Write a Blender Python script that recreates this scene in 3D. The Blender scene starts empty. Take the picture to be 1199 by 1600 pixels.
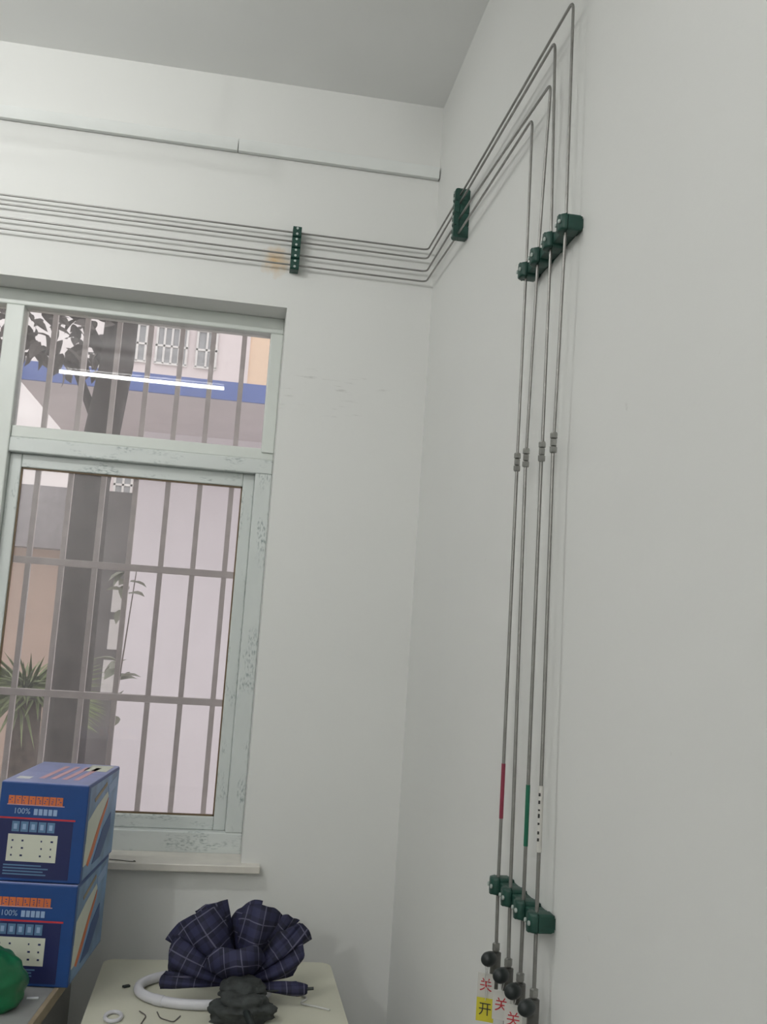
import bpy, bmesh, math, random
from mathutils import Vector, Matrix
random.seed(7)
PI = math.pi
S = bpy.context.scene
COL = S.collection

# ---------------------------------------------------------------- camera
def cam_rows(yaw, pitch, roll):
    cy, sy, cp, sp, cr, sr = (math.cos(yaw), math.sin(yaw), math.cos(pitch),
                              math.sin(pitch), math.cos(roll), math.sin(roll))
    B = Matrix(((1, 0, 0), (0, 0, -1), (0, 1, 0)))
    Ry = Matrix(((cy, 0, sy), (0, 1, 0), (-sy, 0, cy)))
    Rp = Matrix(((1, 0, 0), (0, cp, -sp), (0, sp, cp)))
    Rr = Matrix(((cr, -sr, 0), (sr, cr, 0), (0, 0, 1)))
    return Rr @ Rp @ Ry @ B
_M = cam_rows(-0.15210, -0.12713, 0.06764)
cam = bpy.data.cameras.new('camera')
cam.sensor_fit = 'VERTICAL'
cam.sensor_height = 32.0
cam.lens = 1509.0 / 1600.0 * 32.0
cam.clip_start = 0.02
cam_o = bpy.data.objects.new('camera', cam)
COL.objects.link(cam_o)
_r0, _r1, _r2 = _M[0], _M[1], _M[2]
_R = Matrix((_r0, -_r1, -_r2)).transposed()
cam_o.matrix_world = Matrix.Translation((-0.610, -3.2, 1.70)) @ _R.to_4x4()
S.camera = cam_o

# ---------------------------------------------------------------- world and exposure
W = bpy.data.worlds.new('overcast_sky')
S.world = W
W.use_nodes = True
_bg = W.node_tree.nodes['Background']
_bg.inputs[0].default_value = (0.97, 0.95, 0.96, 1)
_bg.inputs[1].default_value = 1.75
W.cycles.sampling_method = 'NONE'      # an even sky needs no importance map
S.view_settings.view_transform = 'Standard'
S.view_settings.look = 'None'
S.view_settings.exposure = -0.07
S.view_settings.gamma = 1.0
S.view_settings.use_curve_mapping = False
TUBE_ADDED, TUBE_MIRRORED, BULB_ADDED = 128.0, 50.0, 1150.0      # side tube and bulb are added to match wall light
H = 3.589          # ceiling height

# ---------------------------------------------------------------- materials
MATS = {}
def new_mat(name):
    m = bpy.data.materials.new(name)
    m.use_nodes = True
    MATS[name] = m
    nt = m.node_tree
    return m, nt, nt.nodes['Principled BSDF']
def setp(b, **k):
    for n, v in k.items():
        b.inputs[n.replace('_', ' ')].default_value = v
def plain(name, col, rough=0.6, metal=0.0, var=0.06, scale=12.0, bump=0.0, bscale=60.0, spec=0.5):
    """Principled with soft procedural colour variation and optional fine relief."""
    m, nt, b = new_mat(name)
    setp(b, Roughness=rough, Metallic=metal)
    b.inputs['Specular IOR Level'].default_value = spec
    tc = nt.nodes.new('ShaderNodeTexCoord')
    nz = nt.nodes.new('ShaderNodeTexNoise'); nz.inputs['Scale'].default_value = scale
    nz.inputs['Detail'].default_value = 4
    nt.links.new(tc.outputs['Object'], nz.inputs['Vector'])
    rp = nt.nodes.new('ShaderNodeValToRGB')
    rp.color_ramp.elements[0].position = 0.3
    rp.color_ramp.elements[1].position = 0.7
    rp.color_ramp.elements[0].color = tuple(c * (1 - var) for c in col) + (1,)
    rp.color_ramp.elements[1].color = tuple(min(1, c * (1 + var)) for c in col) + (1,)
    nt.links.new(nz.outputs['Fac'], rp.inputs['Fac'])
    nt.links.new(rp.outputs['Color'], b.inputs['Base Color'])
    if bump:
        n2 = nt.nodes.new('ShaderNodeTexNoise'); n2.inputs['Scale'].default_value = bscale
        n2.inputs['Detail'].default_value = 3
        nt.links.new(tc.outputs['Object'], n2.inputs['Vector'])
        bp = nt.nodes.new('ShaderNodeBump'); bp.inputs['Strength'].default_value = bump
        bp.inputs['Distance'].default_value = 0.002
        nt.links.new(n2.outputs['Fac'], bp.inputs['Height'])
        nt.links.new(bp.outputs['Normal'], b.inputs['Normal'])
    return m
def mth(nt, op, a, b=None, clamp=False):
    n = nt.nodes.new('ShaderNodeMath'); n.operation = op; n.use_clamp = clamp
    for i, v in enumerate((a, b)):
        if v is None: continue
        if isinstance(v, (int, float)): n.inputs[i].default_value = v
        else: nt.links.new(v, n.inputs[i])
    return n.outputs[0]
def mix(nt, fac, a, b):
    n = nt.nodes.new('ShaderNodeMix'); n.data_type = 'RGBA'
    for sock, v in ((n.inputs[0], fac), (n.inputs[6], a), (n.inputs[7], b)):
        if isinstance(v, (int, float)): sock.default_value = v
        elif isinstance(v, tuple): sock.default_value = v if len(v) == 4 else v + (1,)
        else: nt.links.new(v, sock)
    return n.outputs[2]
def noise(nt, vec, scale, detail=3):
    n = nt.nodes.new('ShaderNodeTexNoise'); n.inputs['Scale'].default_value = scale
    n.inputs['Detail'].default_value = detail
    nt.links.new(vec, n.inputs['Vector'])
    return n.outputs['Fac']
def mapped(nt, vec, scale=(1, 1, 1), loc=(0, 0, 0)):
    n = nt.nodes.new('ShaderNodeMapping')
    n.inputs['Scale'].default_value = scale; n.inputs['Location'].default_value = loc
    nt.links.new(vec, n.inputs['Vector'])
    return n.outputs[0]

WALL_COL = (0.770, 0.775, 0.752)
def wall_mat(name, stain=False):
    m, nt, b = new_mat(name)
    setp(b, Roughness=0.55)
    b.inputs['Specular IOR Level'].default_value = 0.3
    tc = nt.nodes.new('ShaderNodeTexCoord').outputs['Object']
    c = mix(nt, noise(nt, tc, 1.7, 4), tuple(v * 0.965 for v in WALL_COL), tuple(v * 1.03 for v in WALL_COL))
    if stain:
        sx = nt.nodes.new('ShaderNodeSeparateXYZ'); nt.links.new(tc, sx.inputs[0])
        # amber adhesive stain beside the pipe clamp
        def blob(cx, cz, rx, rz, soft):
            dx = mth(nt, 'DIVIDE', mth(nt, 'SUBTRACT', sx.outputs[0], cx), rx)
            dz = mth(nt, 'DIVIDE', mth(nt, 'SUBTRACT', sx.outputs[2], cz), rz)
            r = mth(nt, 'SQRT', mth(nt, 'ADD', mth(nt, 'MULTIPLY', dx, dx), mth(nt, 'MULTIPLY', dz, dz)))
            r = mth(nt, 'ADD', r, mth(nt, 'MULTIPLY', mth(nt, 'SUBTRACT', noise(nt, tc, 38, 4), 0.5), 1.1))
            return mth(nt, 'MULTIPLY', mth(nt, 'SUBTRACT', 1.0, r, True), soft, True)
        c = mix(nt, blob(-0.548, 2.945, 0.058, 0.062, 1.0), c, (0.72, 0.52, 0.30))
        # scuffs right of the window, drawn out along the wall
        st = noise(nt, mapped(nt, tc, (9, 1, 70)), 1.0, 4)
        st = mth(nt, 'MULTIPLY', mth(nt, 'SUBTRACT', st, 0.60, True), 9.0, True)
        st = mth(nt, 'MULTIPLY', st, blob(-0.33, 2.50, 0.24, 0.10, 1.6))
        c = mix(nt, mth(nt, 'MULTIPLY', st, 0.5), c, (0.36, 0.36, 0.33))
    else:
        sp = noise(nt, tc, 26, 3)
        sp = mth(nt, 'MULTIPLY', mth(nt, 'SUBTRACT', sp, 0.745, True), 12.0, True)
        c = mix(nt, mth(nt, 'MULTIPLY', sp, 0.35), c, (0.42, 0.42, 0.38))
    nt.links.new(c, b.inputs['Base Color'])
    bp = nt.nodes.new('ShaderNodeBump'); bp.inputs['Strength'].default_value = 0.12
    bp.inputs['Distance'].default_value = 0.004
    nt.links.new(noise(nt, tc, 22, 4), bp.inputs['Height'])
    nt.links.new(bp.outputs['Normal'], b.inputs['Normal'])
    return m
wall_mat('wall_paint'); wall_mat('wall_paint_stained', True)
plain('ceiling_paint', (0.87, 0.875, 0.86), 0.8, var=0.02, scale=2)
plain('floor_tile', (0.20, 0.20, 0.19), 0.35, var=0.08, scale=5)
plain('white_plastic', (0.76, 0.78, 0.76), 0.4, var=0.02)
plain('frame_plastic', (0.69, 0.725, 0.685), 0.35, var=0.03, scale=8)
plain('sill_stone', (0.72, 0.69, 0.63), 0.35, var=0.06, scale=20)
plain('gasket_brown', (0.16, 0.11, 0.06), 0.6)
plain('steel_tube', (0.30, 0.295, 0.28), 0.38, 0.85, var=0.12, scale=30)
plain('steel_fitting', (0.33, 0.33, 0.31), 0.36, 0.85, var=0.12, scale=60)
plain('valve_body_steel', (0.18, 0.18, 0.17), 0.4, 0.75, var=0.12, scale=60)
plain('clamp_green', (0.010, 0.058, 0.042), 0.45, var=0.15, scale=40)
plain('bolt_steel', (0.50, 0.56, 0.53), 0.45, 0.3, var=0.05)
plain('knob_black', (0.016, 0.022, 0.022), 0.45, var=0.2, scale=80)
plain('tape_red', (0.26, 0.03, 0.06), 0.5)
plain('tape_green', (0.005, 0.13, 0.07), 0.5)
plain('tag_white', (0.62, 0.61, 0.57), 0.5, var=0.03)
plain('tag_yellow', (0.62, 0.55, 0.04), 0.5, var=0.05)
plain('print_red', (0.50, 0.03, 0.04), 0.6)
plain('print_black', (0.03, 0.03, 0.03), 0.6)
plain('string_white', (0.6, 0.6, 0.58), 0.8)
plain('bar_paint', (0.52, 0.46, 0.45), 0.55, var=0.1, scale=20)
plain('card_blue', (0.008, 0.055, 0.22), 0.42, var=0.06)
plain('card_blue_light', (0.16, 0.28, 0.46), 0.42, var=0.35, scale=9)
plain('card_top', (0.26, 0.30, 0.55), 0.35, var=0.12, scale=10)
plain('print_navy', (0.012, 0.018, 0.09), 0.45)
plain('print_orange', (0.62, 0.16, 0.05), 0.5)
plain('print_rose', (0.62, 0.36, 0.40), 0.5)
plain('print_pale_blue', (0.30, 0.42, 0.62), 0.5)
plain('print_cream', (0.62, 0.64, 0.54), 0.5, var=0.05)
plain('print_white', (0.68, 0.70, 0.72), 0.5)
plain('print_teal', (0.10, 0.20, 0.34), 0.5)
plain('table_cream', (0.60, 0.595, 0.49), 0.5, var=0.04, scale=6)
plain('table_edge', (0.42, 0.40, 0.33), 0.5)
plain('leg_grey', (0.25, 0.25, 0.25), 0.5)
plain('bench_top_grey', (0.27, 0.275, 0.27), 0.45, var=0.15, scale=9)
plain('bench_edge_wood', (0.30, 0.24, 0.16), 0.55, var=0.15, scale=14)
plain('bench_body', (0.20, 0.20, 0.19), 0.6)
plain('ring_white', (0.62, 0.62, 0.66), 0.4, var=0.03)
plain('dark_cloth', (0.035, 0.04, 0.04), 0.8, var=0.4, scale=30, bump=0.6, bscale=90)
plain('wire_dark', (0.12, 0.11, 0.10), 0.6)
plain('bag_green', (0.0, 0.11, 0.038), 0.32, var=0.35, scale=7, bump=0.8, bscale=22)
plain('lamp_enamel', (0.8, 0.8, 0.8), 0.4)
# outdoors
plain('render_lilac', (0.78, 0.73, 0.77), 0.8, var=0.03, scale=2)
plain('soffit_grey', (0.66, 0.61, 0.63), 0.8, var=0.05, scale=3)
plain('fascia_blue', (0.12, 0.18, 0.46), 0.5, var=0.06)
plain('render_peach', (0.55, 0.42, 0.35), 0.85, var=0.06, scale=2)
plain('render_pale', (0.78, 0.70, 0.70), 0.85, var=0.04, scale=1)
plain('render_white', (0.86, 0.82, 0.81), 0.85, var=0.03, scale=1)
plain('render_apricot', (0.82, 0.62, 0.46), 0.85, var=0.04)
plain('eave_grey', (0.30, 0.28, 0.29), 0.8, var=0.1)
plain('window_grey', (0.34, 0.35, 0.36), 0.3, var=0.1)
plain('window_white', (0.72, 0.70, 0.68), 0.5)
plain('door_dark', (0.16, 0.15, 0.15), 0.5, var=0.2, scale=4)
plain('bark', (0.050, 0.042, 0.042), 0.9, var=0.35, scale=14, bump=1.0, bscale=30)
plain('palm_bark', (0.11, 0.085, 0.075), 0.9, var=0.4, scale=25, bump=1.0, bscale=60)
plain('leaf_dark', (0.10, 0.083, 0.078), 0.6, var=0.3, scale=9)
plain('leaf_pale', (0.26, 0.27, 0.22), 0.6, var=0.3, scale=9)
plain('frond_green', (0.24, 0.29, 0.14), 0.6, var=0.4, scale=8)
plain('ground_concrete', (0.55, 0.51, 0.48), 0.9, var=0.1, scale=1)

# protective film with smudged print on the window profile
def film_mat(name, stretch):
    m, nt, b = new_mat(name)
    setp(b, Roughness=0.3)
    tc = nt.nodes.new('ShaderNodeTexCoord').outputs['Object']
    base = mix(nt, noise(nt, mapped(nt, tc, stretch), 10, 4), (0.59, 0.63, 0.61), (0.73, 0.765, 0.745))
    fine = noise(nt, mapped(nt, tc, stretch), 120, 1)
    big = noise(nt, mapped(nt, tc, stretch, (3, 1, 2)), 13, 2)
    f = mth(nt, 'MULTIPLY', mth(nt, 'SUBTRACT', fine, 0.47, True), 4.0, True)
    g = mth(nt, 'MULTIPLY', mth(nt, 'SUBTRACT', big, 0.53, True), 10.0, True)
    k = mth(nt, 'MULTIPLY', mth(nt, 'MULTIPLY', f, g), 0.75)
    nt.links.new(mix(nt, k, base, (0.16, 0.22, 0.22)), b.inputs['Base Color'])
film_mat('film_across', (0.55, 1, 1.5)); film_mat('film_upright', (1.5, 1, 0.55))

def glass_mat():
    m, nt, b = new_mat('window_glass')
    nt.nodes.remove(b)
    out = nt.nodes['Material Output']
    tr = nt.nodes.new('ShaderNodeBsdfTransparent'); tr.inputs[0].default_value = (0.93, 0.93, 0.93, 1)
    gl = nt.nodes.new('ShaderNodeBsdfGlossy'); gl.inputs['Roughness'].default_value = 0.012
    fr = nt.nodes.new('ShaderNodeFresnel'); fr.inputs['IOR'].default_value = 1.5
    mx = nt.nodes.new('ShaderNodeMixShader')
    nt.links.new(fr.outputs[0], mx.inputs[0]); nt.links.new(tr.outputs[0], mx.inputs[1]); nt.links.new(gl.outputs[0], mx.inputs[2])
    # thin dust film on the pane, mixed in as haze veiling the view
    df = nt.nodes.new('ShaderNodeBsdfDiffuse'); df.inputs[0].default_value = (0.75, 0.72, 0.72, 1)
    tc = nt.nodes.new('ShaderNodeTexCoord').outputs['Object']
    d = mth(nt, 'ADD', mth(nt, 'MULTIPLY', noise(nt, tc, 3.5, 4), 0.10), 0.05)
    m2 = nt.nodes.new('ShaderNodeMixShader')
    nt.links.new(d, m2.inputs[0]); nt.links.new(mx.outputs[0], m2.inputs[1]); nt.links.new(df.outputs[0], m2.inputs[2])
    nt.links.new(m2.outputs[0], out.inputs[0])
glass_mat()
def emit_mat(name, strength):
    m, nt, b = new_mat(name)
    setp(b, Roughness=0.4)
    b.inputs['Base Color'].default_value = (0.9, 0.9, 0.9, 1)
    b.inputs['Emission Color'].default_value = (1.0, 1.0, 0.985, 1)
    b.inputs['Emission Strength'].default_value = strength
    m.cycles.emission_sampling = 'FRONT'
emit_mat('tube_added', TUBE_ADDED); emit_mat('tube_mirrored', TUBE_MIRRORED); emit_mat('added_bulb_glow', BULB_ADDED)
def plaid_mat():
    m, nt, b = new_mat('plaid_cloth')
    setp(b, Roughness=0.75)
    uv = nt.nodes.new('ShaderNodeTexCoord').outputs['UV']
    sx = nt.nodes.new('ShaderNodeSeparateXYZ'); nt.links.new(uv, sx.inputs[0])
    def lines(s, k, w, off=0.0):
        f = mth(nt, 'FRACT', mth(nt, 'ADD', mth(nt, 'MULTIPLY', s, k), off))
        return mth(nt, 'LESS_THAN', f, w)
    u, v = sx.outputs[0], sx.outputs[1]
    broad = mth(nt, 'ADD', lines(u, 10, 0.42), lines(v, 10, 0.42))
    thin = mth(nt, 'MAXIMUM', lines(u, 10, 0.06, 0.3), lines(v, 10, 0.06, 0.3))
    c = mix(nt, mth(nt, 'MULTIPLY', broad, 0.5), (0.006, 0.007, 0.028), (0.022, 0.023, 0.070))
    c = mix(nt, mth(nt, 'MULTIPLY', thin, 0.42), c, (0.20, 0.19, 0.29))
    nt.links.new(c, b.inputs['Base Color'])
plaid_mat()

# ---------------------------------------------------------------- helpers
def link(o, parent=None):
    COL.objects.link(o)
    if parent is not None: o.parent = parent
    return o
def tag(o, label=None, cat=None, group=None, kind=None):
    for k, v in (('label', label), ('category', cat), ('group', group), ('kind', kind)):
        if v: o[k] = v
    return o
def thing(name, loc, label=None, cat=None, group=None, kind=None, rotz=0.0):
    o = bpy.data.objects.new(name, None)
    o.empty_display_size = 0.05
    o.location = loc; o.rotation_euler = (0, 0, rotz)
    COL.objects.link(o)
    return tag(o, label, cat, group, kind)
class MB:
    """Collects shapes into one mesh; coordinates are local to the parent."""
    def __init__(s): s.bm = bmesh.new()
    def box(s, x0, x1, y0, y1, z0, z1, bev=0.0, seg=2):
        r = bmesh.ops.create_cube(s.bm, size=1.0)
        vs = r['verts']
        for v in vs:
            v.co = Vector(((x0 + x1) / 2 + v.co.x * (x1 - x0), (y0 + y1) / 2 + v.co.y * (y1 - y0), (z0 + z1) / 2 + v.co.z * (z1 - z0)))
        if bev:
            es = set(e for v in vs for e in v.link_edges)
            bmesh.ops.bevel(s.bm, geom=list(es), offset=bev, segments=seg, affect='EDGES', profile=0.5)
        return s
    def cyl(s, p0, p1, r0, r1=None, n=16, cap=True):
        r1 = r0 if r1 is None else r1
        p0, p1 = Vector(p0), Vector(p1)
        d = p1 - p0
        q = d.to_track_quat('Z', 'Y').to_matrix().to_4x4()
        M = Matrix.Translation((p0 + p1) / 2) @ q
        bmesh.ops.create_cone(s.bm, cap_ends=cap, segments=n, radius1=r0, radius2=r1, depth=d.length, matrix=M)
        return s
    def lathe(s, prof, origin=(0, 0, 0), axis=(0, 0, 1), n=20):
        """prof: list of (radius, height)."""
        q = Vector(axis).to_track_quat('Z', 'Y').to_matrix()
        o = Vector(origin); rings = []
        for r, h in prof:
            rings.append([s.bm.verts.new(o + q @ Vector((r * math.cos(2 * PI * k / n), r * math.sin(2 * PI * k / n), h))) for k in range(n)])
        for a, b in zip(rings, rings[1:]):
            for k in range(n):
                s.bm.faces.new((a[k], a[(k + 1) % n], b[(k + 1) % n], b[k]))
        s.bm.faces.new(list(reversed(rings[0]))); s.bm.faces.new(rings[-1])
        return s
    def prism(s, pts, axis_vec):
        """pts: 3D polygon, extruded by axis_vec."""
        a = [s.bm.verts.new(Vector(p)) for p in pts]
        b = [s.bm.verts.new(Vector(p) + Vector(axis_vec)) for p in pts]
        n = len(pts)
        s.bm.faces.new(a); s.bm.faces.new(list(reversed(b)))
        for k in range(n): s.bm.faces.new((a[k], b[k], b[(k + 1) % n], a[(k + 1) % n]))
        return s
    def tube(s, pts, r, n=10, fillet=0.0, closed=False, fseg=5):
        P = [Vector(p) for p in pts]
        if fillet:
            Q = [P[0]]
            for i in range(1, len(P) - 1):
                a, b, c = P[i - 1], P[i], P[i + 1]
                d0, d1 = (a - b).normalized(), (c - b).normalized()
                ang = d0.angle(d1)
                if ang > 2.9: Q.append(b); continue
                L = min(fillet, (a - b).length * 0.45, (c - b).length * 0.45)
                for k in range(fseg + 1):
                    t = k / fseg
                    Q.append((b + d0 * L) * (1 - t) ** 2 + b * 2 * t * (1 - t) + (b + d1 * L) * t * t)
            Q.append(P[-1]); P = Q
        m = len(P); rings = []
        ref = None
        for i in range(m):
            if closed: d = (P[(i + 1) % m] - P[i - 1]).normalized()
            else: d = (P[min(i + 1, m - 1)] - P[max(i - 1, 0)]).normalized()
            if ref is None:
                ref = d.orthogonal().normalized()
            else:
                ref = (ref - d * ref.dot(d)).normalized()
            bi = d.cross(ref)
            rr = r(i / (m - 1)) if callable(r) else r
            rings.append([s.bm.verts.new(P[i] + (ref * math.cos(2 * PI * k / n) + bi * math.sin(2 * PI * k / n)) * rr) for k in range(n)])
        pr = list(zip(rings, rings[1:]))
        if closed: pr.append((rings[-1], rings[0]))
        for a, b in pr:
            for k in range(n): s.bm.faces.new((a[k], a[(k + 1) % n], b[(k + 1) % n], b[k]))
        if not closed:
            s.bm.faces.new(list(reversed(rings[0]))); s.bm.faces.new(rings[-1])
        return s
    def mesh(s, name, smooth=False, ang=40):
        bmesh.ops.recalc_face_normals(s.bm, faces=s.bm.faces[:])
        me = bpy.data.meshes.new(name)
        s.bm.to_mesh(me); s.bm.free()
        if smooth:
            for p in me.polygons: p.use_smooth = True
            try: me.set_sharp_from_angle(angle=math.radians(ang))
            except Exception: pass
        return me
    def build(s, name, mat, parent=None, smooth=False, ang=40):
        me = s.mesh(name, smooth, ang)
        me.materials.append(MATS[mat])
        return link(bpy.data.objects.new(name, me), parent)
def inst(name, me, parent=None, loc=(0, 0, 0), rot=(0, 0, 0)):
    o = bpy.data.objects.new(name, me)
    o.location = loc; o.rotation_euler = rot
    return link(o, parent)
def text_mesh(body, size, mat, extrude=0.0004):
    c = bpy.data.curves.new('glyph', 'FONT')
    c.body = body; c.size = size; c.align_x = 'CENTER'; c.align_y = 'CENTER'; c.extrude = extrude
    c.resolution_u = 3
    o = bpy.data.objects.new('glyph', c); COL.objects.link(o)
    me = bpy.data.meshes.new_from_object(o.evaluated_get(bpy.context.evaluated_depsgraph_get()))
    bpy.data.objects.remove(o); bpy.data.curves.remove(c)
    me.materials.clear(); me.materials.append(MATS[mat])
    return me

# ---------------------------------------------------------------- room shell
XL, YF = -4.8, -7.0
OX0, OX1, OZ0, OZ1 = -2.311, -0.499, 0.953, 2.784   # window opening
WT = 0.24
w = MB()
w.box(XL - .24, OX0, 0, WT, 0, H).box(OX1, 0.24, 0, WT, 0, H).box(OX0, OX1, 0, WT, OZ1, H).box(OX0, OX1, 0, WT, 0, OZ0)
tag(w.build('wall_back', 'wall_paint_stained'), 'white painted wall with the window', kind='structure')
tag(MB().box(0, 0.24, YF, 0, 0, H).build('wall_right', 'wall_paint'), 'white painted wall carrying the upright pipes', kind='structure')
tag(MB().box(XL - .24, XL, YF, 0, 0, H).build('wall_left', 'wall_paint'), kind='structure')
tag(MB().box(XL - .24, 0.24, YF - .24, YF, 0, H).build('wall_front', 'wall_paint'), kind='structure')
tag(MB().box(XL - .24, 0.24, YF - .24, WT, H, H + .15).build('ceiling', 'ceiling_paint'), kind='structure')
tag(MB().box(XL - .24, 0.24, YF - .24, WT, -.15, 0).build('floor', 'floor_tile'), kind='structure')

# ---------------------------------------------------------------- window
win = tag(thing('window_1', (0, 0, 0)), 'pale plastic window with protective film left on its frame', kind='structure')
FY0, FY1 = 0.125, 0.20
XM0, XM1 = -1.435, -1.375
def member(name, mat, *b, bev=0.004):
    return MB().box(*b, bev=bev).build(name, mat, win)
member('frame_head', 'frame_plastic', OX0, OX1, FY0, FY1, 2.728, OZ1)
member('frame_foot', 'film_across', OX0, OX1, FY0, FY1, OZ0, 1.022)
member('frame_stile', 'frame_plastic', -0.543, OX1, FY0, FY1, 2.30, 2.728)
member('frame_stile', 'film_upright', -0.556, OX1, FY0, FY1, 1.022, 2.226)
member('frame_stile', 'frame_plastic', OX0, OX0 + .05, FY0, FY1, 1.022, 2.728)
member('mullion', 'frame_plastic', XM0, XM1, FY0 - .004, FY1, 1.022, 2.728)
member('transom', 'film_across', XM1, OX1, FY0, FY1, 2.226, 2.276)
member('transom_bead', 'frame_plastic', XM1, OX1, FY0 + .008, FY1, 2.276, 2.316)
member('transom', 'film_across', OX0 + .05, XM0, FY0, FY1, 2.226, 2.316)
def pane(name, x0, x1, z0, z1, y, parent):
    return MB().box(x0, x1, y, y + .004, z0, z1).build(name, 'window_glass', parent)
pane('fixed_pane', XM1 - .004, -0.540, 2.312, 2.732, 0.165, win)
pane('fixed_pane', OX0 + .046, XM0 + .004, 2.312, 2.732, 0.165, win)
def sash(x0, x1, name='sash'):
    z0, z1 = 1.022, 2.226
    s = thing(name, (0, 0, 0)); s.parent = win
    a, b = 0.158, 0.196
    MB().box(x0, x0 + .040, a, b, z0, z1, bev=.004).build('sash_stile', 'film_upright', s)
    MB().box(x1 - .040, x1, a, b, z0, z1, bev=.004).build('sash_stile', 'film_upright', s)
    MB().box(x0 + .04, x1 - .04, a, b, z1 - .046, z1, bev=.004).build('sash_rail', 'film_across', s)
    MB().box(x0 + .04, x1 - .04, a, b, z0, z0 + .044, bev=.004).build('sash_rail', 'film_across', s)
    g = MB()
    gx0, gx1, gz0, gz1 = x0 + .04, x1 - .04, z0 + .044, z1 - .046
    t = .005
    g.box(gx0, gx1, a + .006, a + .016, gz0, gz0 + t).box(gx0, gx1, a + .006, a + .016, gz1 - t, gz1)
    g.box(gx0, gx0 + t, a + .006, a + .016, gz0, gz1).box(gx1 - t, gx1, a + .006, a + .016, gz0, gz1)
    g.build('gasket', 'gasket_brown', s)
    pane('glass_pane', gx0, gx1, gz0, gz1, a + .018, s)
    return s
sash(XM1, -0.556); sash(OX0 + .05, XM0)
sl = MB().box(OX0 - .06, -0.440, -0.040, FY0, 0.934, 0.957, bev=.003).build('window_sill', 'sill_stone')
tag(sl, 'cream stone window sill slab under the window', kind='structure')

# ---------------------------------------------------------------- window bars outside
gr = thing('window_grille', (-1.4, 0.35, 0.8), 'painted metal security bars outside the window', 'window grille')
gx = -0.634; bar_me = MB().box(-.009, .009, -.009, .009, 0, 2.2).mesh('bar'); bar_me.materials.append(MATS['bar_paint'])
for k in range(17):
    inst('bar', bar_me, gr, (gx - k * 0.1135 + 1.4, 0, 0))
rail_me = MB().box(-1.1, .95, -.013, .013, -.012, .012, bev=.002).mesh('rail'); rail_me.materials.append(MATS['bar_paint'])
for z in (0.83, 1.424, 1.880, 2.97):
    inst('rail', rail_me, gr, (0, 0, z - .8))
for x in (-2.48, -0.46):
    for z in (0.83, 2.97):
        MB().box(x + 1.4 - .012, x + 1.4 + .012, -.11, 0, z - .812, z - .788).build('bracket', 'bar_paint', gr)

# ---------------------------------------------------------------- outdoors
tag(MB().box(-14, 8, WT, 30, -0.55, -0.45).build('ground', 'ground_concrete'), kind='structure')
# lilac building with blue canopy
lb = thing('rendered_building', (0.8, 5.6, -0.45), 'lilac white building with a blue edged canopy outside the window', 'building')
def lo(o, p): return (p[0] - o.location.x, p[1] - o.location.y, p[2] - o.location.z)
def pbox(name, mat, root, x0, x1, y0, y1, z0, z1, bev=0.0):
    L = root.location
    return MB().box(x0 - L.x, x1 - L.x, y0 - L.y, y1 - L.y, z0 - L.z, z1 - L.z, bev=bev).build(name, mat, root)
pbox('wall', 'render_lilac', lb, -1.50, 4.0, 5.6, 8.5, -.45, 3.38)
pbox('canopy_slab', 'soffit_grey', lb, -2.26, 4.2, 4.03, 8.6, 3.38, 3.50)
pbox('canopy_fascia', 'fascia_blue', lb, -2.28, 4.22, 4.00, 4.03, 3.375, 3.515)
d = pbox('door', 'door_dark', lb, -1.98, -1.50, 6.3, 6.36, -.45, 2.9)
for (x0, x1, z0, z1) in ((-1.70, -1.53, 1.75, 2.05), (-1.70, -1.53, 1.40, 1.68), (-1.72, -1.55, 1.0, 1.3)):
    pbox('door_pane', 'window_white', lb, x0, x1, 6.285, 6.30, z0, z1)
# peach neighbour
pb = thing('peach_building', (-5, 9, -0.45), 'peach rendered low building with grey eaves beyond the trunk', 'building')
pbox('wall', 'render_peach', pb, -8.5, -1.2, 9.0, 12, -.45, 2.46)
pbox('eave', 'eave_grey', pb, -8.8, -1.2, 8.7, 12.2, 2.46, 3.20)
# far block with windows
fb = thing('apartment_block', (-1, 16, -0.45), 'tall pale pink block of flats seen above the canopy', 'building')
pbox('wall', 'render_pale', fb, -3.15, -0.62, 16, 20, -.45, 10.5)
pbox('added_wing_wall', 'render_white', fb, -12.0, -3.15, 16.6, 20, -.45, 10.2)  # wing added to cover sky gaps that came out too bright
pbox('end_wall', 'render_apricot', fb, -0.62, 2.2, 16.05, 20, -.45, 10.5)
for x0, x1 in ((-2.98, -2.66), (-2.45, -1.86), (-1.66, -1.28)):
    for z0 in (3.9, 6.75, 9.2):
        f = pbox('window', 'window_grey', fb, x0, x1, 15.96, 16.02, z0, z0 + .75)
        n = 4 if x1 - x0 > .5 else 2
        for k in range(n + 1):
            xx = x0 + (x1 - x0) * k / n
            pbox('window_bar', 'window_white', fb, xx - .02, xx + .02, 15.92, 15.96, z0, z0 + .75)
        for q in (0, .36, .75):
            pbox('window_bar', 'window_white', fb, x0 - .03, x1 + .03, 15.92, 15.96, z0 + q - .02, z0 + q + .02)
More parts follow.
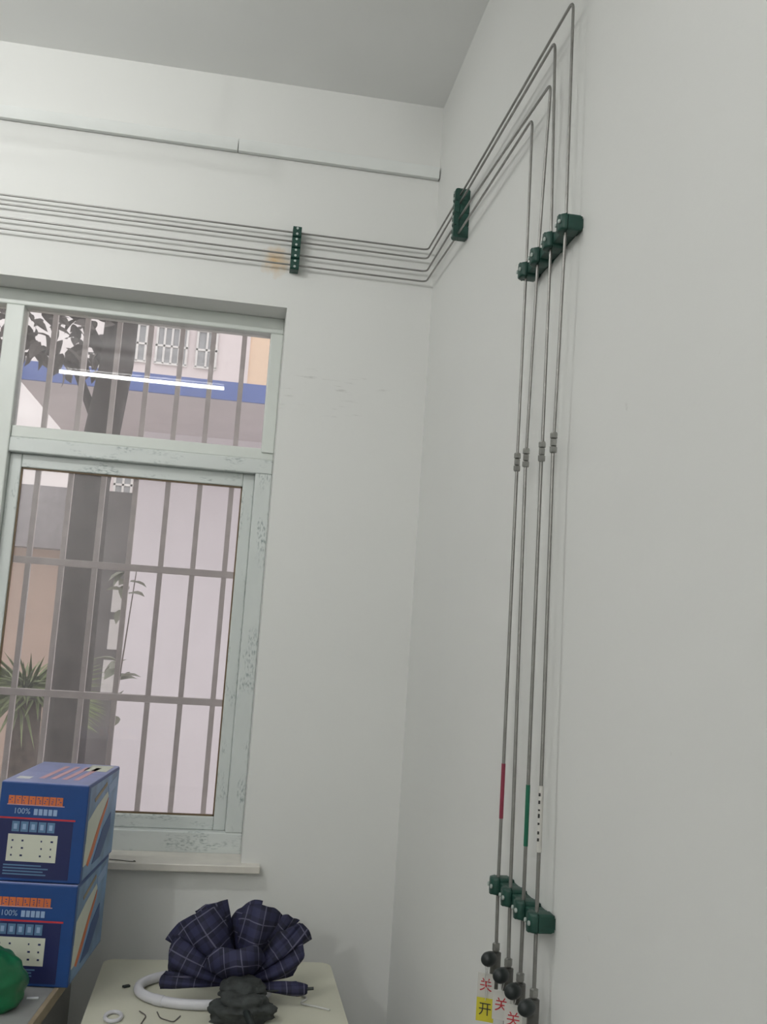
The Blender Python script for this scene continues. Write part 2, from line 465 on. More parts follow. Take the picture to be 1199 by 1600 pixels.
# broadleaf tree
tr = thing('broadleaf_tree', (-1.42, 2.4, -0.45), 'dark trunked broadleaf tree standing close outside the window', 'tree')
MB().tube([(0.0, 0, 0), (0.0, 0, 1.4), (-.01, 0, 2.9), (.06, 0, 3.6), (.08, 0, 5.6)], lambda t: .118 - .03 * t, n=14).build('trunk', 'bark', tr, True, 80)
MB().tube([(.05, 0, 3.5), (-.15, .1, 3.85), (-.45, .15, 4.02), (-.95, .2, 4.1)], lambda t: .04 - .028 * t, n=8).build('branch', 'bark', tr, True, 80)
MB().tube([(.0, 0, 3.2), (-.2, .2, 3.6), (-.5, .3, 3.75), (-.8, .35, 3.72)], lambda t: .03 - .02 * t, n=8).build('branch', 'bark', tr, True, 80)
lm = bpy.data.meshes.new('leaf')
prof = [(0, .0), (.15, .028), (.4, .042), (.7, .034), (1, 0)]
vs, fs = [], []
for t, hw in prof:
    for sgn, zz in ((-1, .018), (0, 0), (1, .018)):
        vs.append((t * .15, sgn * hw, zz * (hw / .042) - .05 * t * t))
for i in range(4):
    for j in range(2):
        a = i * 3 + j; fs.append((a, a + 1, a + 4, a + 3))
lm.from_pydata(vs, [], fs); lm.materials.append(MATS['leaf_dark'])
for k in range(296):
    x = random.uniform(-.78, .04); z = 3.98 + random.uniform(-.34, .40)
    if k < 60: x = random.uniform(-.62, -.05); z = random.uniform(3.62, 3.85)
    if x < -.25 and -.1 < z - 3.86 < .0 and random.random() < .5: continue
    o = inst('leaf', lm, tr, (x, random.uniform(-.1, .5), z), (random.uniform(-.9, .9), random.uniform(-.3, 1.2), random.uniform(0, 6.28)))
    sc = random.uniform(.50, .95); o.scale = (sc, sc, sc)
# palm
pm = thing('fan_palm', (-1.80, 3.2, -0.45), 'small green fan palm with a shaggy trunk outside the window', 'palm')
MB().tube([(0.04, 0, 0), (0.02, 0, .8), (0, 0, 1.62)], lambda t: .10 - .015 * t + .012 * math.sin(t * 40), n=12).build('trunk', 'palm_bark', pm, True, 80)
fm = bpy.data.meshes.new('frond'); vs, fs = [], []
NB = 15
vs.append((0, 0, 0)); 
for k in range(NB):
    a = (k / (NB - 1) - .5) * 2.5
    for da, r, zz in ((-.055, .20, -.01), (0, .44, -.10), (.055, .20, -.01), (0, .2, .008)):
        vs.append((r * math.cos(a + da), r * math.sin(a + da), zz))
    b = 1 + 4 * k
    fs += [(0, b, b + 3), (0, b + 3, b + 2), (b, b + 1, b + 3), (b + 3, b + 1, b + 2)]
fm.from_pydata(vs, [], fs); fm.materials.append(MATS['frond_green'])
for k in range(24):
    az = k * 2.4; el = random.uniform(-.9, .35)
    inst('frond', fm, pm, (.06 * math.cos(az), .06 * math.sin(az), 1.60 + .05 * random.random()), (random.uniform(-.5, .5), el, az))
# thin shrub by the lilac wall
sh = thing('slender_shrub', (-1.30, 4.6, -0.45), 'thin leafy shrub against the lilac wall outside', 'shrub')
MB().tube([(-.12, 0, 0), (-.10, 0, 1.5), (-.05, .1, 2.55)], lambda t: .010 - .006 * t, n=6).build('stem', 'palm_bark', sh)
lm2 = lm.copy(); lm2.materials.clear(); lm2.materials.append(MATS['leaf_pale'])
for k in range(18):
    a = random.uniform(0, 6.28)
    z = random.uniform(1.35, 2.55)
    inst('leaf', lm2, sh, (-.10 + .02 * math.cos(a), .02 * math.sin(a), z), (random.uniform(-.5, .5), random.uniform(-.5, .6), a))

# ---------------------------------------------------------------- mirrored tube light and two added lamps
def lamp(x, y, mat, label, drop=.125):
    t = thing('tube_light', (x, y, H), label, 'ceiling light')
    q = -drop
    MB().box(-.60, .60, -.018, .018, q - .037, q, bev=.005).build('batten', 'lamp_enamel', t)
    for sx in (-.45, .45):
        MB().cyl((sx, 0, q - .001), (sx, 0, 0), .005, n=10).build('hanger', 'lamp_enamel', t)
    for sx in (-1, 1):
        MB().box(sx * .588 - .010, sx * .588 + .010, -.016, .016, q - .081, q - .036, bev=.003).build('lamp_holder', 'lamp_enamel', t)
    MB().cyl((-.578, 0, q - .064), (.578, 0, q - .064), .013, n=8).build('tube', mat, t, True)
lamp(-1.85, -1.50, 'tube_added', 'added unseen fluorescent tube light brightening the walls, nearest the window wall', .245)  # added out of view to lift wall and ceiling brightness
pdl = thing('added_pendant_lamp', (-3.2, -5.75, H), 'added unseen pendant bulb at the rear of the room, for the pipe shadows', 'ceiling light')  # unseen bulb added to sharpen pipe shadows and light the walls
MB().lathe([(.045, 0), (.045, -.012), (.02, -.022)], n=20).build('ceiling_rose', 'lamp_enamel', pdl, True)
MB().cyl((0, 0, -.02), (0, 0, -.13), .003, n=8).build('cable', 'lamp_enamel', pdl)
MB().lathe([(.012, -.125), (.018, -.130), (.018, -.170), (.014, -.175)], n=16).build('socket', 'lamp_enamel', pdl, True)
MB().lathe([(.012, -.174), (.022, -.185), (.040, -.208), (.045, -.230), (.040, -.254), (.025, -.270), (.004, -.276)], n=10).build('bulb', 'added_bulb_glow', pdl, True)
lamp(-1.352, -3.43, 'tube_mirrored', 'fluorescent tube light mirrored in the upper window pane')

# ---------------------------------------------------------------- cable trunking
def trunking(x0, x1, label):
    t = thing('cable_trunking', ((x0 + x1) / 2, 0, 3.312), label, 'cable duct', 'cable trunking above the pipes')
    h = (x1 - x0) / 2
    MB().box(-h, h, -.018, 0, 0, .040, bev=.002).build('channel', 'white_plastic', t)
    MB().box(-h, h, -.024, -.018, -.002, .042, bev=.002).build('lid', 'white_plastic', t)
trunking(-2.7, -0.7115, 'long left length of white cable trunking high above the window')
trunking(-0.7095, -0.004, 'short right length of white cable trunking ending at the corner')

# ---------------------------------------------------------------- gas pipes
PX = -0.030
# corner z, points along right wall (y, z), then the drop: (y, z)
PIPES = [
    dict(n='topmost', zc=3.041, run=[(-.45, 3.024), (-.62, 3.016)], top=(-1.475, 2.990), drop=[(-1.490, 2.51), (-1.477, 2.10)], low=[(-1.475, 2.066), (-1.501, 1.222), (-1.505, 1.111)]),
    dict(n='second', zc=3.008, run=[(-.45, 2.996), (-.62, 2.993)], top=(-1.367, 2.971), drop=[(-1.403, 2.51), (-1.409, 2.096)], low=[(-1.407, 2.060), (-1.424, 1.222), (-1.426, 1.110)]),
    dict(n='third', zc=2.962, run=[(-.45, 2.949), (-.645, 2.940)], top=(-1.352, 2.884), drop=[(-1.320, 2.51), (-1.305, 2.103)], low=[(-1.304, 2.064), (-1.341, 1.222), (-1.350, 1.111)]),
    dict(n='lowest', zc=2.925, run=[(-.45, 2.902), (-.670, 2.893)], top=(-1.228, 2.872), drop=[(-1.237, 2.51), (-1.242, 2.102)], low=[(-1.243, 2.067), (-1.258, 1.222), (-1.266, 1.113)]),
]
PLAB = ['steel gas pipe running highest along the wall, with a white printed label low down',
        'steel gas pipe second from the top of the run, with green tape low down',
        'steel gas pipe third from the top of the run, with no tape',
        'steel gas pipe running lowest along the wall, with red tape low down']
SLEEVE = {0: ('label_sleeve', 'tag_white', 1.453, 1.339), 1: ('tape_sleeve', 'tape_green', 1.443, 1.333), 3: ('tape_sleeve', 'tape_red', 1.459, 1.351)}
for i, p in enumerate(PIPES):
    t = thing('gas_pipe', (PX, p['low'][-1][0], p['low'][-1][1]), PLAB[i], 'pipe', 'steel gas pipes')
    L = t.location
    def V(x, y, z): return (x - L.x, y - L.y, z - L.z)
    pts = [(-2.8, -.03, p['zc'] + (.004 if i else .001)), (PX, -.03, p['zc'])]
    pts += [(PX, y, z) for y, z in p['run']] + [(PX,) + p['top']] + [(PX, y, z) for y, z in p['drop']]
    MB().tube([V(*q) for q in pts], .0031, n=10, fillet=.022).build('upper_tube', 'steel_tube', t, True)
    lw = [(PX, y, z) for y, z in p['low']]
    MB().tube([V(*q) for q in lw], .0035, n=10).build('lower_tube', 'steel_tube', t, True)
    # compression coupling
    (ya, za), (yb, zb) = p['drop'][-1], p['low'][0]
    zm, ym = (za + zb) / 2, (ya + yb) / 2
    c = MB()
    c.lathe([(.0045, -.007), (.0062, -.006), (.0062, .006), (.0045, .007)], V(PX, ym, zm), n=6)
    cp = c.build('coupling', 'steel_fitting', t)
    for s in (-1, 1):
        MB().lathe([(.0040, .0075), (.0074, .0085), (.0074, .017), (.0066, .0195), (.0040, .0200)], V(PX, ym, zm), (0, 0, s), n=6).build('nut', 'steel_fitting', cp)
    if i in SLEEVE:
        nm, mt, z1, z0 = SLEEVE[i]
        (y1, zz1), (y0, zz0) = p['low'][0], p['low'][1]
        f = lambda z: y1 + (y0 - y1) * (z - zz1) / (zz0 - zz1)
        r = .0049 if i == 0 else .0042
        sl_ = MB().cyl(V(PX, f(z0), z0), V(PX, f(z1), z1), r, n=12).build(nm, mt, t, True)
        tag(sl_, {0: 'white printed label', 1: 'green tape', 3: 'red tape'}[i])
        if i == 0:
            random.seed(3)
            for k in range(7):
                zz = z1 - .014 - k * .0125 - random.uniform(0, .004)
                h = random.uniform(.0012, .004)
                dx, dy = -.0033, -.0034
                MB().box(PX + dx - .0016 - L.x, PX + dx + .0012 - L.x, f(zz) + dy - .0012 - L.y, f(zz) + dy + .0012 - L.y, zz - h - L.z, zz + h - L.z).build('print_mark', 'print_black', sl_)

# ---------------------------------------------------------------- pipe clamps
def clamp_meshes(hu, top, r, hv, bev):
    """Local frame: u (x) across the pipe, v (y) along the pipe, w (z) out of the wall; pipe at w = .030."""
    lowp = [(-hu, .003), (hu, .003), (hu, .0292), (-hu, .0292)]
    up = [(hu, .0304)]
    for k in range(6): a = k / 5 * PI / 2; up.append((hu - r + r * math.cos(a), top - r + r * math.sin(a)))
    for k in range(6): a = PI / 2 + k / 5 * PI / 2; up.append((-hu + r + r * math.cos(a), top - r + r * math.sin(a)))
    up.append((-hu, .0304))
    out = []
    for nm, pl in (('lower_half', lowp), ('upper_half', up)):
        m = MB().prism([(u, -hv, w_) for u, w_ in pl], (0, 2 * hv, 0))
        if bev:
            es = [e for e in m.bm.edges if abs(e.verts[0].co.y - e.verts[1].co.y) < 1e-6 and not (abs(e.verts[0].co.z - e.verts[1].co.z) < 1e-6 and .028 < e.verts[0].co.z < .031)]
            bmesh.ops.bevel(m.bm, geom=es, offset=bev, segments=3, affect='EDGES', profile=.5)
        m = m.mesh(nm, True, 50)
        m.materials.append(MATS['clamp_green']); out.append((nm, m))
    b = MB().lathe([(.0042, top - .001), (.0042, top + .0018), (.003, top + .0024)], n=10).mesh('bolt')
    b.materials.append(MATS['bolt_steel'])
    pl = MB().box(-hu * .85, hu * .85, -hv * .85, hv * .85, 0.0, .003).mesh('base_plate'); pl.materials.append(MATS['clamp_green'])
    return out, b, pl
CM_FLAT = clamp_meshes(.0188, .046, .008, .0145, 0.0)
CM_ROUND = clamp_meshes(.0172, .0445, .012, .0165, .005)
def clamp(pos, M3, label, group, cm=CM_FLAT):
    t = thing('pipe_clamp', pos, label, 'pipe clamp', group)
    t.rotation_euler = M3.to_euler()
    for nm, m in cm[0]: inst(nm, m, t)
    inst('base_plate', cm[2], t)
    for u in (-.0098, .0098): inst('bolt', cm[1], t, (u, 0, 0))
    return t
# orientation matrices: columns = u, v, w directions
M_back = Matrix(((0, 1, 0), (0, 0, -1), (-1, 0, 0)))          # u = -z, v = +x, w = -y
M_right_h = Matrix(((0, 0, -1), (0, 1, 0), (1, 0, 0)))        # u = +z, v = +y, w = -x
M_right_v = Matrix(((0, 0, -1), (1, 0, 0), (0, -1, 0)))       # u = +y, v = -z, w = -x
ORD = ['topmost', 'second', 'third', 'lowest']
zs = [3.041, 3.0025, 2.964, 2.9255]
for k in range(4):
    clamp((-0.487, 0, zs[k]), M_back, 'green plastic clamp block on the window wall, %s of its column of four' % ORD[k], 'clamps above the window')
zs2 = [3.022, 2.9835, 2.945, 2.9065]
for k in range(4):
    clamp((0, -0.500, zs2[k]), M_right_h, 'green plastic clamp block just past the corner, %s of its column of four' % ORD[k], 'clamps past the corner')
NR = ['nearest the corner', 'second from the corner', 'third from the corner', 'farthest from the corner']
for zc, key, nm in ((2.51, 'u', 'upper row on the pipe drops'), (1.222, 'l', 'lower row above the valves')):
    ys = [-1.237, -1.320, -1.403, -1.490] if key == 'u' else [-1.258, -1.341, -1.424, -1.501]
    for k in range(4):
        clamp((-.002, ys[k], zc), M_right_v, 'green plastic clamp block in the %s, %s' % (nm, NR[k]), 'clamps in the ' + nm, CM_ROUND)
    rl = MB().box(-.002, 0, ys[3] - .014, ys[0] + .014, zc - .009, zc + .009).build('clamp_rail', 'clamp_green')
    for k in range(3):
        MB().box(-.032, -.002, ys[k + 1] + .0178, ys[k] - .0178, zc - .010, zc + .010, bev=.002).build('spacer', 'clamp_green', rl)
    tag(rl, 'green mounting rail behind the %s' % nm, 'mounting rail', 'clamp mounting rails')

# ---------------------------------------------------------------- valves and tags
VL = [(-1.266, 1.113), (-1.350, 1.111), (-1.426, 1.110), (-1.505, 1.111)]
VN = ['nearest the corner', 'second from the corner', 'third from the corner', 'nearest the viewer']
KN = []
for k, (y, z) in enumerate(VL):
    t = thing('gas_valve', (PX, y, z), 'small steel gas valve with black knob under the pipes, %s' % VN[k], 'valve', 'gas valves')
    MB().lathe([(.004, .002), (.0078, 0), (.0078, -.012), (.0066, -.014)], n=6).build('nut', 'steel_fitting', t)
    MB().lathe([(.0060, -.0155), (.0104, -.017), (.0104, -.062), (.0075, -.066), (.0075, -.085), (.0055, -.088)], n=18).build('body', 'valve_body_steel', t, True)
    MB().lathe([(.0050, -.088), (.0062, -.092), (.0048, -.097), (.0060, -.101), (.0046, -.106), (.0040, -.130)], n=14).build('outlet', 'steel_fitting', t, True)
    ax = Vector((-.58, -.80, .16)).normalized()
    c = Vector((0, 0, -.026))
    MB().cyl(c + ax * .006, c + ax * .030, .0045, n=10).build('stem', 'steel_fitting', t, True)
    MB().lathe([(.006, .020), (.0112, .023), (.0138, .030), (.0138, .044), (.0115, .053), (.007, .057), (.0015, .058)], c, ax, n=20).build('knob', 'knob_black', t, True, 60)
    KN.append(Vector((PX, y, z)) + c + ax * .034)
def tag_card(k, dz, w_, h_, mat, glyph, gm, label, yaw, dx=0.0, dy=0.0, gs=.026):
    kp = KN[k]
    t = thing('valve_tag', (kp.x + dx, kp.y + dy, kp.z - dz), label, 'tag', 'tags hanging from the valves', rotz=yaw)
    MB().box(-w_ / 2, w_ / 2, -.0008, .0008, -h_, 0, bev=.0005, seg=1).build('card', mat, t)
    g = inst('print', text_mesh(glyph, gs, gm), t, (0, -.0009, -h_ * .5), (PI / 2, 0, 0))
    ring = [(.006 * math.cos(a), .0016 * math.sin(a), -.004 + .0) for a in (0,)]
    MB().tube([(0, -.002, -.004), (0.004, -.001, dz * .5), (0, 0, dz - .012), (-.004, .001, dz * .5), (0, .002, -.004)], .0006, n=5).build('string', 'string_white', t)
YW = -.45
tag_card(0, .028, .033, .046, 'tag_white', '关', 'print_red', 'white tag with a red character hanging from the valve nearest the corner', YW, -.004, .004)
tag_card(0, .072, .034, .043, 'tag_yellow', '开', 'print_black', 'yellow tag with a black character below the first white tag', YW, -.005, -.001)
tag_card(1, .030, .033, .052, 'tag_white', '关', 'print_red', 'white tag with a red character hanging from the second valve', YW, .004, .008)
tag_card(2, .026, .033, .052, 'tag_white', '关', 'print_red', 'white tag with a red character hanging from the third valve', YW, .004, .008)

# ---------------------------------------------------------------- table
TZ = 0.70
tb = thing('work_table', (-0.545, -0.52, 0), 'cream topped table with rounded corners under the window', 'table')
hx, hy, rc = .335, .40, .035
pl = []
for cx, cy, a0 in ((hx - rc, hy - rc, 0), (-hx + rc, hy - rc, PI / 2), (-hx + rc, -hy + rc, PI), (hx - rc, -hy + rc, 1.5 * PI)):
    for k in range(7):
        a = a0 + k / 6 * PI / 2
        pl.append((cx + rc * math.cos(a), cy + rc * math.sin(a)))
MB().prism([(x, y, TZ - .006) for x, y in pl], (0, 0, .006)).build('table_top', 'table_cream', tb)
MB().prism([(x * .997, y * .997, TZ - .030) for x, y in pl], (0, 0, .024)).build('edge_band', 'table_edge', tb)
for sx in (-1, 1):
    for sy in (-1, 1):
        MB().box(sx * (hx - .05) - .018, sx * (hx - .05) + .018, sy * (hy - .05) - .018, sy * (hy - .05) + .018, 0, TZ - .03, bev=.003).build('leg', 'leg_grey', tb)
MB().box(-hx + .06, hx - .06, -.012, .012, TZ - .09, TZ - .03).build('apron', 'leg_grey', tb)

# ---------------------------------------------------------------- bench with boxes
BZ = 0.76; BROT = -0.095
bn = thing('side_bench', (-0.920, -0.20, 0), 'grey topped bench with wooden edge carrying the blue boxes', 'bench', rotz=BROT)
MB().box(-1.2, -.010, -.75, .05, BZ - .025, BZ, bev=.002).build('bench_top', 'bench_top_grey', bn)
MB().box(-.010, .002, -.75, .05, BZ - .030, BZ + .001, bev=.002).build('edge_strip', 'bench_edge_wood', bn)
MB().box(-1.17, -.045, -.70, .03, .08, BZ - .025).build('cabinet_body', 'bench_body', bn)
MB().box(-1.13, -.075, -.66, .02, 0, .08).build('plinth', 'leg_grey', bn)
for k in range(2):
    dd = MB().box(-1.16 + k * .56, -.61 + k * .56, -.716, -.70, .10, BZ - .045, bev=.003).build('door', 'bench_body', bn)
    MB().box(-.66 + k * .13, -.645 + k * .13, -.735, -.716, .45, .58, bev=.003).build('handle', 'steel_fitting', dd)

def tool_box(loc, rot, h, label, seed):
    """Printed carton; local origin at front right bottom corner, front faces -y."""
    w_, d_ = .225, .372
    t = thing('carton', loc, label, 'box', 'blue cartons on the bench', rotz=rot)
    MB().box(-w_, 0, 0, d_, 0, h, bev=.0025).build('carton_body', 'card_blue', t)
    fr = []
    def front(name, mat, u0, u1, v0, v1, e=.0006, par=t):
        return MB().box(-w_ + u0 * w_, -w_ + u1 * w_, -e, .0012, v0 * h, v1 * h).build(name, mat, par)
    # v measured upward
    rnd = random.Random(seed)
    front('printed_panel', 'print_navy', .0, .86, .03, .62)
    # orange headline made of glyph like strokes
    n = 8
    for k in range(n):
        a = .10 + k * .078
        hb = front('headline_glyph', 'print_orange', a, a + .070, .780, .865, .0011)
        for q in range(3):
            uu = a + rnd.uniform(.006, .04); vv = .79 + .022 * q + rnd.uniform(0, .006)
            front('glyph_gap', 'card_blue', uu, uu + rnd.uniform(.008, .022), vv, vv + .009, .0014, hb)
    front('headline_edge', 'print_rose', .09, .74, .770, .778, .0011)
    front('red_line', 'print_red', .0, .88, .628, .645, .0012)
    for k in range(5):
        a = .17 + k * .10
        f = front('pictogram', 'print_teal', a, a + .085, .50, .605, .0011)
        front('pictogram_mark', 'print_pale_blue', a + .022, a + .06, .525, .58, .0015, f)
    wp = front('white_panel', 'print_cream', .14, .70, .20, .475, .0011)
    for r in range(3):
        for c in (0, 1, 3, 4):
            u = .18 + c * .11 + rnd.uniform(0, .01); v = .42 - r * .075
            front('panel_mark', 'print_navy', u, u + rnd.uniform(.012, .03), v - .018, v, .0015, wp)
    for r in range(4):
        front('text_line', 'print_teal', .12, .52 + rnd.uniform(0, .12), .155 - r * .03, .168 - r * .03, .0011)
    # second line of white print
    me = text_mesh('100%', .020, 'print_pale_blue')
    inst('print', me, t, (-w_ + .265 * w_, -.0012, .708 * h), (PI / 2, 0, 0))
    for k in range(5):
        a = .40 + k * .055; front('text_glyph', 'print_pale_blue', a, a + .043, .675, .738, .0011)
    # right side print
    def side(name, mat, pts, e=.0008):
        MB().prism([(0.0 - .001, u * d_, v * h) for u, v in pts], (e + .001, 0, 0)).build(name, mat, t)
    side('side_print', 'card_blue_light', [(.05, .02), (.985, .02), (.985, .97), (.05, .97)])
    side('side_print', 'print_cream', [(.04, .16), (.06, .62), (.30, .72), (.62, .80), (.66, .74), (.42, .52), (.24, .30), (.12, .16)], .0014)
    side('side_print', 'print_orange', [(.12, .16), (.24, .30), (.44, .52), (.66, .72), (.64, .64), (.48, .46), (.30, .22), (.18, .12)], .0018)
    side('side_print', 'card_blue', [(.30, .10), (.55, .40), (.80, .52), (.82, .36), (.55, .10)], .0018)
    side('side_print', 'print_pale_blue', [(.62, .86), (.92, .92), (.92, .80), (.66, .76)], .0018)
    side('side_print', 'bench_edge_wood', [(.20, .82), (.56, .92), (.58, .88), (.22, .78)], .0020)
    # top flaps
    for y0, y1 in ((.002, d_ / 2 - .001), (d_ / 2 + .001, d_ - .002)):
        MB().box(-w_ + .002, -.002, y0, y1, h - .001, h + .002, bev=.0008, seg=1).build('top_flap', 'card_top', t)
    e = .0028
    for k in range(4):
        x = -w_ + .075 + k * .030
        MB().prism([(x, .07, h + .001), (x + .014, .07, h + .001), (x + .022, .30, h + .001), (x + .008, .30, h + .001)], (0, 0, e - .001)).build('top_print', 'print_rose', t)
    MB().box(-w_ + .02, -w_ + .055, .05, .085, h + .001, h + e).build('top_print', 'print_white', t)
    MB().box(-.075, -.012, .24, .35, h + .001, h + e).build('top_print', 'print_cream', t)
    return t
b2 = tool_box((-0.928, -0.532, BZ + .0015), BROT, .248, 'blue printed carton at the bottom of the stack on the bench', 1)
b1 = tool_box((-0.925, -0.528, BZ + .0015 + .248 + .0045), BROT - .008, .246, 'blue printed carton on top of the stack by the window', 2)

# green bag
def lumpy(nu, nv, rx, ry, rz, amp, seed, flat=0.0):
    from mathutils import noise as mn
    bm = bmesh.new()
    bmesh.ops.create_uvsphere(bm, u_segments=nu, v_segments=nv, radius=1)
    for v in bm.verts:
        p = v.co.copy()
        n = mn.noise(p * 1.6 + Vector((seed, 0, 0))) * amp + mn.noise(p * 4.2 + Vector((0, seed, 0))) * amp * .55
        fold = math.sin(p.z * 9 + 2.2 * mn.noise(p * 2 + Vector((seed, 3, 0)))) * amp * .35
        p *= 1 + n + fold
        v.co = Vector((p.x * rx, p.y * ry, max(p.z * rz, -flat) if flat else p.z * rz))
    return bm
gb = thing('green_bag', (-1.098, -0.655, BZ), 'crumpled green plastic bag in front of the blue cartons', 'bag')
m = MB(); m.bm.free(); m.bm = lumpy(40, 28, .086, .075, .080, .10, 4.0, .050)
bmesh.ops.translate(m.bm, verts=m.bm.verts[:], vec=(0, 0, .051))
m.build('bag_body', 'bag_green', gb, True, 80)
m = MB(); m.bm.free(); m.bm = lumpy(18, 12, .026, .024, .028, .3, 9.0)
bmesh.ops.translate(m.bm, verts=m.bm.verts[:], vec=(-.045, -.02, .128))
m.build('bag_knot', 'bag_green', gb, True, 80)
sc = MB().box(-.014, .014, -.005, .005, 0, .003, bev=.001).build('paper_scrap', 'print_white')
sc.location = (-1.000, -0.600, BZ); sc.rotation_euler = (0, 0, .1)
tag(sc, 'tiny white paper scrap on the grey bench beside the green bag', 'paper scrap')

# ---------------------------------------------------------------- things on the table
ring = thing('white_hose_ring', (-0.585, -0.385, TZ), 'thick white hose ring lying on the cream table', 'hose')
MB().tube([(.175 * math.cos(a), .118 * math.sin(a), .0135) for a in [2 * PI * k / 56 for k in range(56)]], .0130, n=12, closed=True).build('hose_loop', 'ring_white', ring, True, 80)
MB().tube([(.175 * math.cos(a), .118 * math.sin(a), .0135) for a in [3.9 + .02 * k for k in range(10)]], .0142, n=12).build('joint_band', 'ring_white', ring, True, 60)

um = thing('plaid_umbrella', (-0.490, -0.400, TZ), 'navy plaid umbrella bunched open like petals on the cream table', 'umbrella')
def petal(origin, a0, a1, Rs, cup, lean, yoff, folds, seed, name='canopy_panel'):
    """Fan shaped cloth panel between angles a0..a1 in the upright plane; Rs = outer radius along its hem."""
    rnd = random.Random(seed)
    NU, NV = 24, 16
    vs, uvs, fs = [], [], []
    ph = rnd.uniform(0, 6)
    def tri(x): x = x % 1.0; return abs(x * 2 - 1) * 2 - 1      # sharp pleats
    for i in range(NV + 1):
        s = i / NV
        for j in range(NU + 1):
            t = j / NU
            a = a0 + (a1 - a0) * t
            q = t * (len(Rs) - 1); k = min(int(q), len(Rs) - 2); f = q - k
            f = f * f * (3 - 2 * f) * .5 + f * .5
            R = .015 + (Rs[k] * (1 - f) + Rs[k + 1] * f - .015) * s
            bulge = -cup * math.sin(PI * min(1, s * .92)) * (1 - abs(2 * t - 1) ** 2.4)
            fold = folds * tri(t * 1.6 + ph + s * .15) * s ** .8 + folds * .25 * math.sin(t * 13 + ph * 2 + 3 * s) * s
            vs.append((origin[0] + R * math.cos(a), origin[1] + yoff + lean * s + bulge + fold, origin[2] + R * math.sin(a)))
            uvs.append((R * (t - .5) * (a1 - a0) * 2.2 + .3, R * 2.2))
    for i in range(NV):
        for j in range(NU):
            a = i * (NU + 1) + j
            fs.append((a, a + 1, a + NU + 2, a + NU + 1))
    me = bpy.data.meshes.new(name); me.from_pydata(vs, [], fs)
    ul = me.uv_layers.new(name='UVMap')
    for lp in me.loops: ul.data[lp.index].uv = uvs[lp.vertex_index]
    for p in me.polygons: p.use_smooth = True
    me.materials.append(MATS['plaid_cloth'])
    o = link(bpy.data.objects.new(name, me), um)
    md = o.modifiers.new('thickness', 'SOLIDIFY'); md.thickness = .0035
    return o
O = (0, 0, .034)
D = math.radians
petal(O, D(104), D(128), [.208, .215, .220], .035, .035, .022, .010, 1)
petal(O, D(108), D(152), [.205, .222, .228, .235, .238], .050, .010, -.005, .012, 2)
petal(O, D(142), D(170), [.225, .222, .205, .195], .040, -.02, -.020, .010, 3)
petal(O, D(76), D(104), [.206, .200, .178, .150], .040, .04, .030, .008, 4)
petal(O, D(60), D(96), [.205, .213, .212, .202, .170], .055, .015, -.004, .011, 5)
petal(O, D(42), D(62), [.215, .205, .150], .030, .045, .030, .008, 6)
petal(O, D(31), D(54), [.222, .228, .220, .160], .045, .015, -.002, .011, 7)
petal(O, D(13), D(36), [.145, .160, .190, .200], .040, -.01, -.015, .008, 8)
petal((0, 0, .036), D(-4), D(12), [.150, .178, .180, .150], .026, -.05, -.022, .006, 9)
petal((0, 0, .038), D(166), D(179.5), [.205, .215, .210], .022, -.05, -.018, .005, 10)
petal(O, D(50), D(150), [.100, .125, .110, .130, .118], .055, -.03, -.028, .014, 11)
MB().cyl((.15, -.075, .044), (.195, -.08, .050), .0042, n=10).build('rib_tip', 'knob_black', um, True)
MB().cyl((.03, -.08, .040), (.155, -.076, .044), .0026, n=8).build('rib', 'knob_black', um, True)
m = MB(); m.bm.free(); m.bm = lumpy(40, 26, .078, .046, .042, .28, 2.0, .024)
bmesh.ops.translate(m.bm, verts=m.bm.verts[:], vec=(.005, -.165, .025))
m.build('gathered_cloth', 'dark_cloth', um, True, 80)
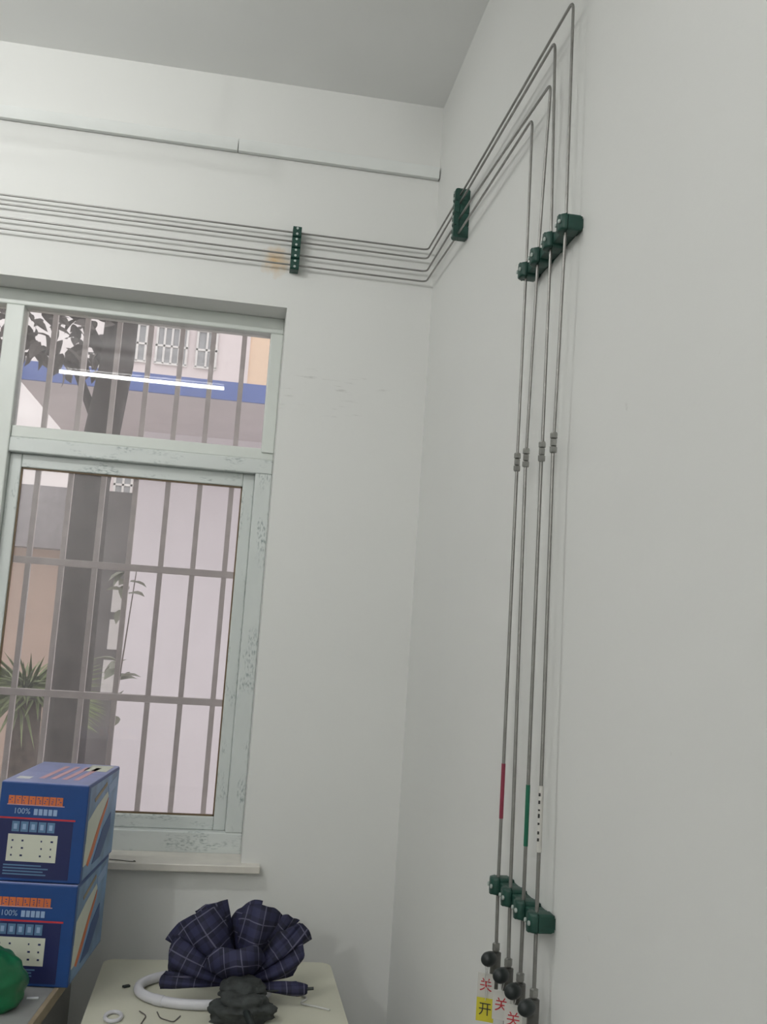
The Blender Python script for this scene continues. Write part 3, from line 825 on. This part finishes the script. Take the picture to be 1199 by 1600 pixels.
m = MB(); m.bm.free(); m.bm = lumpy(36, 22, .062, .060, .024, .22, 6.0)
bmesh.ops.translate(m.bm, verts=m.bm.verts[:], vec=(.005, -.105, .058))
m.build('gathered_cloth', 'dark_cloth', um, True, 80)
MB().tube([(.01, -.18, .034), (.02, -.22, .026), (.03, -.28, .016)], .010, n=12).build('handle', 'knob_black', um, True, 60)

cd = MB().tube([(-.325 + .0, -.385, TZ + .0028), (-.30, -.42, TZ + .0028), (-.33, -.455, TZ + .0028), (-.29, -.475, TZ + .0028), (-.25, -.50, TZ + .0028)], .0026, n=7, fillet=.02).build('cord', 'string_white', None, True)
tag(cd, 'thin white cord on the right side of the cream table', 'cord')
for pts, nm, lb_ in (
    ([(-.745, -.515, TZ + .0018), (-.725, -.545, TZ + .0018), (-.735, -.60, TZ + .0018)], 'thin_wire', 'thin dark wire on the table in front of the white hose ring, leftmost'),
    ([(-.700, -.520, TZ + .0018), (-.690, -.56, TZ + .0018), (-.655, -.585, TZ + .0018), (-.64, -.545, TZ + .0018)], 'thin_wire', 'thin dark wire bent into a hook in front of the white hose ring')):
    tag(MB().tube(pts, .0016, n=6, fillet=.012).build(nm, 'wire_dark', None, True), lb_, 'wire', 'loose wires on the table')
rg = MB().tube([(.020 * math.cos(a), .030 * math.sin(a), .005) for a in [2 * PI * k / 28 for k in range(28)]], .005, n=8, closed=True).build('white_ring', 'ring_white', None, True, 80)
rg.location = (-0.806, -0.560, TZ)
tag(rg, 'small white ring lying at the left edge of the cream table', 'ring')
ck = MB().box(-.010, .010, -.006, .006, 0, .006, bev=.002).build('dark_clip', 'knob_black')
ck.location = (-.795, -.345, TZ); ck.rotation_euler = (0, 0, .6)
tag(ck, 'tiny dark clip on the cream table left of the white hose ring', 'clip')
sw = MB().tube([(-.905, -.010, .9585), (-.87, -.018, .9585), (-.835, -.030, .9585), (-.822, -.026, .9585), (-.83, -.018, .9585)], .0013, n=6, fillet=.01).build('curled_wire', 'wire_dark', None, True)
tag(sw, 'short curled wire lying on the window sill', 'wire')
